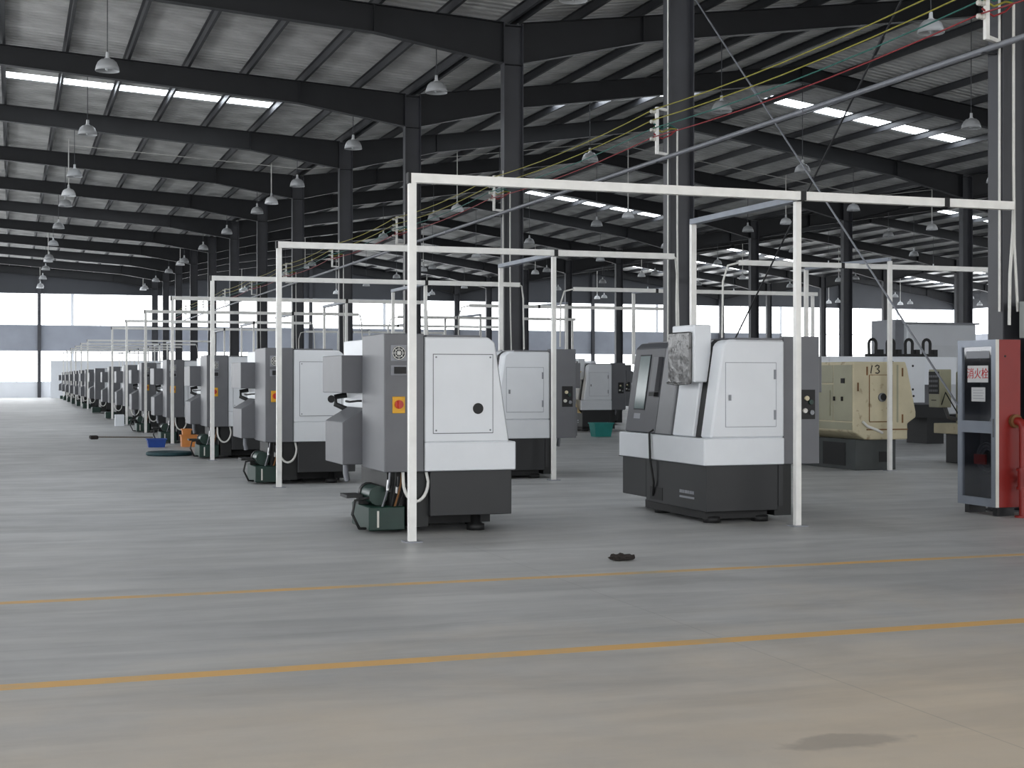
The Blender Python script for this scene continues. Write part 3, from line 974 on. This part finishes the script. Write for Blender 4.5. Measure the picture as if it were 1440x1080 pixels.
# tall white enclosure further back
t = thing('machining_centre', 'tall white machining enclosure far behind the lifting shackles', 'machine', (29.2, 42.0, 0), 0)
MB().box(-1.2, 1.5, -0.9, 0.9, 0.3, 3.3).build('enclosure', 'wall_white', t, 0.03)
MB().box(-1.55, -1.2, -0.7, 0.7, 0.5, 3.45).build('electric_cabinet', 'machine_grey_light', t, 0.02)
MB().box(-1.3, 1.5, -0.85, 0.85, 0.0, 0.3).build('base', 'machine_charcoal', t)
MB().box(-0.5, 0.8, -0.912, -0.9, 0.9, 2.6).build('door', 'machine_white', t, 0.004)
MB().box(-0.35, 0.1, -0.918, -0.912, 1.4, 2.2).build('door_window', 'door_window', t)
MB().box(-1.3, 1.6, -0.95, 0.95, 3.3, 3.36).build('roof_cap', 'machine_grey_light', t)

# ------------------------------------------------------------------ white pipe frames over the lathe rows
def make_frame(label, loc, bar_len, first=False):
    t = thing('pipe_frame', label, 'pipe frame', loc, 0, 'white pipe frames over the lathe rows')
    H = 3.33
    p = MB().box(-0.034, 0.034, -0.034, 0.034, 0.01, H + 0.0).build('post', 'pipe_white', t)
    MB().box(-0.08, 0.08, -0.08, 0.08, 0, 0.012).build('foot_plate', 'machine_grey_light', p)
    p2 = MB().box(4.07 - 0.03, 4.07 + 0.03, 0.09, 0.15, 0.01, H - 0.04).build('post', 'pipe_white', t)
    MB().box(4.07 - 0.08, 4.07 + 0.08, 0.04, 0.20, 0, 0.012).build('foot_plate', 'machine_grey_light', p2)
    cuts = [-0.05, 4.05, 5.75, bar_len] if first else [-0.05, 4.05, bar_len]
    for a, b in zip(cuts[:-1], cuts[1:]):
        MB().box(a + 0.03, b - 0.03, -0.04, 0.04, H - 0.04, H + 0.045).build('crossbar', 'pipe_white', t)
    for a in cuts[1:-1]:
        MB().box(a - 0.03, a + 0.03, -0.045, 0.045, H - 0.045, H + 0.05).build('joint_sleeve', 'joint_black', t)
    MB().box(-0.045, -0.018, -0.042, 0.042, H - 0.05, H + 0.05).build('end_cap', 'joint_black', t)
    MB().bar((4.07, 0.12, H - 0.01), (4.0, 2.35, H - 0.02), 0.1, 0.06).build('arm', 'tray_blue_grey', t)
    MB().box(3.97, 4.03, 2.33, 2.39, 1.96, H - 0.04).build('drop_post', 'pipe_white', t)
    # flexible hose from the bar end down
    if bar_len < 6.8:
        e = bar_len - 0.03
        MB().tube([(e, 0, H), (e + 0.06, 0.05, H - 0.02), (e + 0.13, 0.15, H - 0.25), (e + 0.17, 0.25, H - 0.7), (e + 0.2, 0.3, H - 1.25)], 0.017, 8).build('flexible_hose', 'hose_white', t)
    return t
fr0 = make_frame('white pipe frame at the row heads, nearest the yellow floor lines', (POLE_X, POLE_Y0, 0), 6.62, True)
fr = make_frame('white pipe frame over the lathe rows, second from the yellow lines', (POLE_X, pole_y(1), 0), 5.98)
for k in range(2, 14):
    if k == 7:
        continue
    copy_thing(fr, 'white pipe frame over the lathe rows, %s from the yellow lines' % ORD[k], (POLE_X, pole_y(k), 0))
# frames on the other side of the cable columns
def make_side_frame(label, loc):
    t = thing('pipe_frame', label, 'pipe frame', loc, 0, 'white pipe frames over the cream lathes')
    H = 3.35
    for a, b in ((0.25, 2.1), (2.16, 6.0)):
        MB().box(a, b, -0.035, 0.035, H - 0.04, H + 0.04).build('crossbar', 'pipe_white', t)
    MB().box(2.1, 2.16, -0.04, 0.04, H - 0.045, H + 0.045).build('joint_sleeve', 'joint_black', t)
    p = MB().box(2.68, 2.74, -0.53, -0.47, 0.01, H + 0.05).build('post', 'pipe_white', t)
    MB().box(2.63, 2.79, -0.58, -0.42, 0, 0.012).build('foot_plate', 'machine_grey_light', p)
    MB().bar((2.71, -0.5, H + 0.08), (2.02, 0.95, H + 0.02), 0.09, 0.06).build('arm', 'tray_blue_grey', t)
    MB().box(1.99, 2.05, 0.92, 0.98, 1.8, H).build('drop_post', 'pipe_white', t)
    MB().box(5.9, 5.96, 0.04, 0.10, 0.01, H).build('post', 'pipe_white', t)
    MB().tube([(0.25, 0, H), (0.05, 0.02, H - 0.05), (-0.02, 0.05, H - 0.3), (-0.02, 0.08, H - 1.2)], 0.017, 8).build('flexible_hose', 'hose_white', t)
    return t
sf = make_side_frame('white pipe frame with its post in front of lathe number 13', (10.75, 20.75, 0))
for k in range(1, 6):
    copy_thing(sf, 'white pipe frame beyond the cable columns, %s behind lathe number 13' % ORD[k - 1], (10.75, 20.75 + 7.25 * k, 0))

# ------------------------------------------------------------------ cables, brackets, pipe along the column line
BX = 10.25
ZI = (5.98, 5.81, 5.67, 5.52)
br_src = None
for k in range(0, 11):
    y = YC[k] - 0.2
    lab = 'white cable bracket with four insulators on the %s column from the fire cabinet' % ORD[k]
    if br_src is None:
        b = thing('insulator_bracket', lab, 'bracket', (BX, y, 0), 0, 'insulator brackets')
        MB().bar((0, 0, 5.27), (0, 0, 6.06), 0.05, 0.05).build('upright', 'pipe_white', b)
        for z in (5.29, 6.04):
            MB().bar((0.025, 0, z), (0.25, 0.12, z), 0.045, 0.045).build('arm', 'pipe_white', b)
        for z in ZI:
            MB().tube([(-0.025, 0, z), (-0.06, 0, z), (-0.065, 0, z), (-0.085, 0, z), (-0.09, 0, z), (-0.12, 0, z)], [0.03, 0.036, 0.022, 0.022, 0.036, 0.028], 10).build('insulator', 'porcelain', b)
        br_src = b
    else:
        copy_thing(br_src, lab, (BX, y, 0))
for z, m, lab in ((ZI[0], 'cable_yellow', 'topmost yellow cable strung along the columns on insulators'), (ZI[1], 'cable_yellow', 'lower yellow cable strung along the columns below the topmost one'),
                  (ZI[2], 'cable_teal', 'teal green cable strung along the columns on insulators'), (ZI[3], 'cable_red', 'red cable strung along the columns, lowest of four')):
    pts = []
    for k in range(-1, 10):
        ya, yb = Y0C + DYC * k - 0.2, Y0C + DYC * (k + 1) - 0.2
        for i in range(8):
            u = i / 8
            pts.append((BX - 0.075, ya + (yb - ya) * u, z + 0.03 - 0.10 * 4 * u * (1 - u)))
    pts.append((BX - 0.075, Y0C + DYC * 10 - 0.2, z + 0.03))
    o = MB().tube(pts, 0.0095, 6).build('strung_cable', m)
    tag(o, lab, 'cable', 'cables along the column line')
t = thing('conduit_pipe', 'grey steel conduit pipe running along the column line below the cables', 'pipe', (10.36, 0, 5.2))
MB().tube([(0, YF + 0.2, 0), (0, YC[10], 0)], 0.036, 10).build('pipe', 'conduit_grey', t)
for k in range(0, 9):
    MB().box(-0.05, 0.14, YC[k] - 0.06, YC[k] - 0.02, -0.05, -0.036).build('pipe_clip', 'steel_dark', t)
    MB().tube([(0, YC[k] + 3.9, 0), (0, YC[k] + 4.1, 0)], 0.045, 10).build('coupling', 'conduit_grey', t)
# white conduits down the columns, taps from the cables
for k in range(0, 7):
    if k == 0:
        zlo = 2.25
    else:
        zlo = 1.2
    o = MB().tube([(-CD / 2 - 0.02, -0.10, 8.4 if k < 2 else 6.2), (-CD / 2 - 0.02, -0.10, zlo)], 0.014, 8).build('riser_conduit', 'hose_white')
    o.location = (COLX[0], YC[k], 0)
    tag(o, 'straight white riser conduit on the %s cable-line column from the fire cabinet' % ORD[k], 'conduit', 'white riser conduits')
    t = thing('cable_drop', 'white cable drop with coloured tap wires on the %s column from the fire cabinet' % ORD[k], 'conduit', (COLX[0], YC[k], 0), 0, 'white cable drops')
    MB().tube([(-0.10, -CF / 2 - 0.02, 5.72), (-0.10, -CF / 2 - 0.02, 4.0), (-0.09, -CF / 2 - 0.02, 3.0), (-0.05, -CF / 2 - 0.03, zlo)], 0.017, 8).build('conduit', 'hose_white', t)
    for z, m in ((5.72, 'cable_teal'), (5.66, 'cable_yellow'), (5.55, 'cable_red')):
        MB().tube([(-0.56, -0.2, z + 0.06), (-0.42, -0.22, z - 0.02), (-0.25, -0.2, z + 0.05), (-0.10, -0.15, 5.72)], 0.012, 6).build('tap_wire', m, t)

# ------------------------------------------------------------------ fire cabinet, hydrant pipe, electrical box
FX, FY0, FY1, FZ0, FZ1 = 10.08, 13.13, 13.80, 0.10, 1.92
t = thing('fire_cabinet', 'red fire hose cabinet with aluminium glazed door by the column', 'cabinet', (FX, FY0, 0))
W, Dp = FY1 - FY0, 0.30
MB().box(0.03, 0.045, 0.0, W, FZ0, FZ1)
bd = MB()
bd.box(0.02, Dp, 0.0, 0.012, FZ0, FZ1)
bd.box(0.02, Dp, W - 0.012, W, FZ0, FZ1)
bd.box(Dp - 0.012, Dp, 0.012, W - 0.012, FZ0, FZ1)
bd.box(0.02, Dp - 0.012, 0.012, W - 0.012, FZ0, FZ0 + 0.012)
bd.box(0.02, Dp - 0.012, 0.012, W - 0.012, FZ1 - 0.012, FZ1)
bd.box(0.02, Dp - 0.012, 0.012, W - 0.012, 0.98, 0.995)
bo = bd.build('body', 'fire_red', t)
MB().tube([(0.1, -0.004, 1.74), (0.1, 0.0, 1.74)], 0.012, 8).build('vent_hole', 'black_rubber', bo)
MB().box(-0.02, 0.02, -0.002, 0.004, FZ0, FZ1).build('edge_trim', 'porcelain', bo)
MB().box(Dp - 0.03, Dp - 0.013, 0.015, W - 0.015, FZ0 + 0.015, FZ1 - 0.015).build('back_lining', 'machine_grey', bo)
dr = MB()
st = 0.075
dr.box(-0.02, 0.02, 0.004, 0.004 + st, FZ0, FZ1)
dr.box(-0.02, 0.02, W - st, W, FZ0, FZ1)
for z0, z1 in ((FZ0, FZ0 + 0.09), (0.90, 1.03), (FZ1 - 0.075, FZ1)):
    dr.box(-0.02, 0.02, 0.004 + st, W - st, z0, z1)
dr = dr.build('door', 'aluminium', t)
for z0, z1 in ((FZ0 + 0.09, 0.90), (1.03, FZ1 - 0.075)):
    MB().box(-0.004, 0.0, 0.004 + st, W - st, z0, z1).build('glass_pane', 'cabinet_glass', dr)
MB().box(-0.026, -0.02, 0.03, 0.05, 0.86, 1.06).build('door_lock', 'screw_steel', dr)
sg = MB().box(-0.0065, -0.0045, 0.15, 0.51, 1.455, 1.64).build('sign_plate', 'paper_white', dr)
text_mesh('消火栓', 0.125, 'sign_red', 'sign_lettering', sg, (-0.008, 0.33, 1.545), (R(90), 0, R(-90)))
nt_ = MB().box(-0.0065, -0.0045, 0.20, 0.44, 1.245, 1.40).build('notice_sheet', 'paper_white', dr)
ln = MB()
for i in range(4):
    ln.box(-0.0075, -0.0065, 0.22 + 0.02 * (i % 2), 0.41, 1.275 + i * 0.03, 1.281 + i * 0.03)
ln.build('notice_lines', 'seam_soft', nt_)
MB().box(-0.0065, -0.0045, 0.13, 0.53, 1.72, 1.80).build('label_strip', 'machine_grey_light', dr)
MB().tube([(0.12, 0.12, 1.22), (0.12, 0.2, 1.1), (0.11, 0.26, 1.01)], 0.022, 8).build('hose_nozzle', 'porcelain', t)
for y0, y1 in ((0.0125, 0.016), (W - 0.016, W - 0.0125)):
    MB().box(0.022, Dp - 0.031, y0, y1, FZ0 + 0.015, 0.978).box(0.022, Dp - 0.031, y0, y1, 0.997, FZ1 - 0.015).build('side_lining', 'machine_grey', bo)
hs = MB()
for i in range(3):
    hs.tube([(0.14, 0.36 + (0.10 + 0.035 * i) * math.cos(a * math.pi / 8), 0.62 + (0.10 + 0.035 * i) * math.sin(a * math.pi / 8)) for a in range(17)], 0.017, 6)
hs.build('hose_reel', 'machine_grey', t)
MB().box(0.04, 0.06, 0.26, 0.46, 0.55, 0.66).build('hose_tag', 'fire_red', t)
for y in (0.05, W - 0.13):
    MB().box(0.04, 0.26, y, y + 0.08, 0, FZ0).build('foot', 'machine_charcoal', t)

t = thing('hydrant_pipe', 'red hydrant standpipe with valve wheel beside the fire cabinet', 'pipe', (10.30, 12.98, 0))
MB().tube([(0, 0, 0.0), (0, 0, 0.98)], 0.045, 12).tube([(0, 0, 0.95), (0, 0.015, 1.01), (-0.005, 0.06, 1.035), (-0.005, 0.14, 1.035)], 0.045, 12).build('standpipe', 'fire_red', t)
MB().tube([(-0.005, 0.10, 1.035), (-0.005, 0.145, 1.035)], 0.075, 14).build('inlet_collar', 'rust_brown', t)
MB().tube([(0, 0, 0.0), (0, 0, 0.02)], 0.09, 14).build('floor_flange', 'fire_red', t)
MB().tube([(0, 0, 0.30), (0, 0, 0.33)], 0.075, 12).tube([(0, 0, 0.50), (0, 0, 0.53)], 0.075, 12).tube([(0, 0, 0.33), (0, 0, 0.5)], 0.06, 12).build('valve_body', 'fire_red', t)
vw = MB()
vw.tube([(0.07 * math.cos(a * math.pi / 8), -0.13, 0.42 + 0.07 * math.sin(a * math.pi / 8)) for a in range(17)], 0.012, 6)
for a in range(3):
    c_, s_ = math.cos(a * math.pi / 3), math.sin(a * math.pi / 3)
    vw.tube([(-0.07 * c_, -0.13, 0.42 - 0.07 * s_), (0.07 * c_, -0.13, 0.42 + 0.07 * s_)], 0.009, 6)
vw.tube([(0, -0.14, 0.42), (0, -0.04, 0.42)], 0.016, 8)
vw.build('valve_wheel', 'fire_red', t)
MB().tube([(0.05, 0, 0.42), (0.14, -0.01, 0.42)], 0.045, 12).build('outlet', 'porcelain', t)

t = thing('electrical_box', 'grey electrical box hung on the column above the fire cabinet', 'box', (10.86, 13.42, 0))
MB().box(-0.19, 0.42, -0.11, 0.10, 1.95, 2.36).build('enclosure', 'box_grey_green', t, 0.006)
MB().box(-0.17, -0.02, -0.116, -0.11, 1.97, 2.34).build('door', 'machine_grey_light', t, 0.003)
MB().box(-0.05, -0.035, -0.126, -0.116, 2.12, 2.18).build('latch', 'black_rubber', t)
t = thing('switch_cabinet', 'black floor-standing switch cabinet under the grey electrical box', 'cabinet', (10.86, 13.42, 0))
MB().box(-0.06, 0.42, -0.07, 0.1, 0.12, 1.93).build('enclosure', 'machine_charcoal', t, 0.006)
MB().box(0.0, 0.36, -0.07, 0.1, 0.0, 0.12).build('plinth', 'black_rubber', t)
MB().box(0.0, 0.36, -0.076, -0.07, 0.2, 1.85).build('door', 'machine_charcoal', t, 0.002)

# ------------------------------------------------------------------ high-bay lamps
LX = [1.95 + 7.4 * i for i in range(-1, 12)]
LZ = 8.15
def lamp_meshes(rod_len, white):
    t = thing('highbay_lamp', 'x', 'lamp', (0, 0, 0), 0, 'x')
    MB().tube([(0, 0, 0.42), (0, 0, rod_len)], 0.02 if white else 0.011, 6).build('rod', 'hose_white' if white else 'rod_dark', t)
    MB().lathe([(0.0, 0.42), (0.035, 0.41), (0.04, 0.30), (0.08, 0.262)], 14).build('ballast', 'lamp_shell', t)
    MB().lathe([(0.07, 0.265), (0.14, 0.245), (0.2, 0.19), (0.24, 0.10), (0.258, 0.0), (0.248, 0.004), (0.23, 0.095), (0.19, 0.18), (0.13, 0.23), (0.0, 0.245)], 20).build('shade', 'lamp_shell' if white else 'lamp_shell_grey', t)
    MB().lathe([(0.0, 0.24), (0.035, 0.23), (0.05, 0.12), (0.045, 0.03), (0.0, 0.0)], 10).build('bulb', 'lamp_inner', t)
    return t
def visible(x, y, z=LZ):
    s, c = math.sin(YAW), math.cos(YAW)
    d = x * s + y * c
    px = 720 + F_PX * (x * c - y * s) / d
    py = HOR - F_PX * (z - CAM_H) / d
    return d > 2 and -60 < px < 1500 and -60 < py
LINE_OF = {0: 'beyond the open floor', 1: 'over the open floor', 2: 'beside the cable columns', 3: 'over the cream lathes', 4: 'under the second roof ridge', 5: 'before the second columns',
           6: 'past the second columns', 7: 'under the third roof ridge', 8: 'before the third columns', 9: 'at the third columns', 10: 'past the third columns', 11: 'under the farthest ridge', 12: 'by the far side wall'}
protos = {}
def lamp(x, y, label, group, white):
    rl = round(zt(x) - LZ + 0.204, 3)
    key = (white, rl)
    if key not in protos:
        t = lamp_meshes(rl, white)
        t.location = (x, y, LZ)
        t['label'], t['group'] = label, group
        protos[key] = t
        return
    copy_thing(protos[key], label, (x, y, LZ), group=group)
for k in range(0, 12):
    for x in LX:
        y = YC[k] + 1.35
        if visible(x, y) and min(abs(x - c) for c in COLX) > 0.5:
            lamp(x, y, 'dome lamp on dark rod, %s, row past the %s cable column' % (LINE_OF[LX.index(x)], ORD[k]), 'dome lamps past the %s column line' % ORD[k], False)
for j, (y, txt) in enumerate(((55.3, 'nearest'), (87.0, 'middle'), (112.6, 'farthest'))):
    xs = [x for x in LX if visible(x, y) and min(abs(x - c) for c in COLX) > 0.5]
    for x in xs:
        lamp(x, y, 'bright dome lamp on white rod, %s, %s white-conduit row' % (LINE_OF[LX.index(x)], txt), 'white-rod lamps in the %s row' % txt, True)
    t = thing('lamp_conduit', 'thin white conduit under the roof feeding the %s row of white-rod lamps' % txt, 'conduit', (0, y, 0))
    for a, b in zip(xs[:-1], xs[1:]):
        pts = [(a, 0.03, zt(a) - 0.02)] + [(a + (b - a) * i / 6, 0.03, zt(a + (b - a) * i / 6) - 0.02) for i in range(1, 6)] + [(b, 0.03, zt(b) - 0.02)]
        MB().tube(pts, 0.014, 6).build('conduit', 'hose_white', t)

# ------------------------------------------------------------------ loose things on the floor
def crate(name, label, cat, loc, w, d, h, m, taper=0.03, rim=0.015, ribs=True, rz=0.0):
    t = thing(name, label, cat, loc, rz)
    b = MB()
    T = 0.012
    def ring(z, off):
        return [(-w / 2 + off, -d / 2 + off, z), (w / 2 - off, -d / 2 + off, z), (w / 2 - off, d / 2 - off, z), (-w / 2 + off, d / 2 - off, z)]
    vs = ring(0, taper) + ring(h, 0) + ring(h, T) + ring(T, taper + T)
    fs = [(3, 2, 1, 0)]
    for a, c in ((0, 4), (4, 8), (8, 12)):
        fs += [(a + i, a + (i + 1) % 4, c + (i + 1) % 4, c + i) for i in range(4)]
    fs.append((12, 13, 14, 15))
    b.add(vs, fs).build('tub', m, t)
    r = MB()
    r.box(-w / 2 - rim, w / 2 + rim, -d / 2 - rim, -d / 2, h - 0.03, h)
    r.box(-w / 2 - rim, w / 2 + rim, d / 2, d / 2 + rim, h - 0.03, h)
    r.box(-w / 2 - rim, -w / 2, -d / 2, d / 2, h - 0.03, h)
    r.box(w / 2, w / 2 + rim, -d / 2, d / 2, h - 0.03, h)
    r.build('rim', m, t)
    return t
crate('plastic_bin', 'low blue plastic bin on the floor beside a pipe frame post', 'bin', (2.97, 32.4, 0), 0.40, 0.30, 0.19, 'bin_blue')
crate('plastic_crate', 'orange plastic crate on the floor under a lathe, bottom of its stack', 'crate', (3.68, 32.45, 0), 0.36, 0.34, 0.26, 'crate_orange', 0.012)
crate('plastic_crate', 'small orange plastic crate on top of the other orange crate', 'crate', (3.62, 32.47, 0.261), 0.19, 0.24, 0.13, 'crate_orange', 0.01)
crate('plastic_basket', 'teal plastic basket on the floor past the cable columns', 'basket', (14.35, 34.6, 0), 0.52, 0.42, 0.36, 'basket_teal', 0.05)
o = MB().lathe([(0.0, 0.0), (0.42, 0.0), (0.45, 0.02), (0.45, 0.06), (0.41, 0.075), (0.36, 0.05), (0.0, 0.045)], 28).build('drip_tray', 'mat_green')
o.location = (2.9, 28.9, 0)
tag(o, 'dark green round drip tray lying flat on the open floor', 'tray')
t = thing('floor_broom', 'long-handled broom lying on the open floor past the blue bin', 'broom', (1.9, 37.2, 0), R(4))
MB().tube([(0.1, 0, 0.05), (1.45, 0.05, 0.02)], 0.014, 8).build('handle', 'wood_brown', t)
MB().box(-0.09, 0.1, -0.16, 0.16, 0.0, 0.09).build('head', 'rag_brown', t, 0.02)
o = MB().box(3.05, 3.33, 47.0, 47.3, 0, 0.36).build('carton_box', 'wall_white', None, 0.006)
tag(o, 'small white carton standing behind a lathe in the long row', 'box')
# crumpled rag
bm = bmesh.new()
bmesh.ops.create_icosphere(bm, subdivisions=3, radius=1.0)
rnd = random.Random(3)
for v in bm.verts:
    f = 1 + 0.35 * math.sin(v.co.x * 5 + 1) * math.cos(v.co.y * 6) + rnd.uniform(-0.08, 0.08)
    v.co = Vector((v.co.x * 0.085 * f + (0.03 if v.co.x > 0.4 else 0), v.co.y * 0.06 * f, max(0, (v.co.z * 0.5 + 0.42)) * 0.055 * f))
me = bpy.data.meshes.new('crumpled_rag')
bm.to_mesh(me)
bm.free()
me.materials.append(MATS['rag_brown'])
o = bpy.data.objects.new('crumpled_rag', me)
C.objects.link(o)
o.location = (4.73, 11.0, 0)
tag(o, 'dark crumpled rag on the floor between the lathes and the yellow line', 'rag')
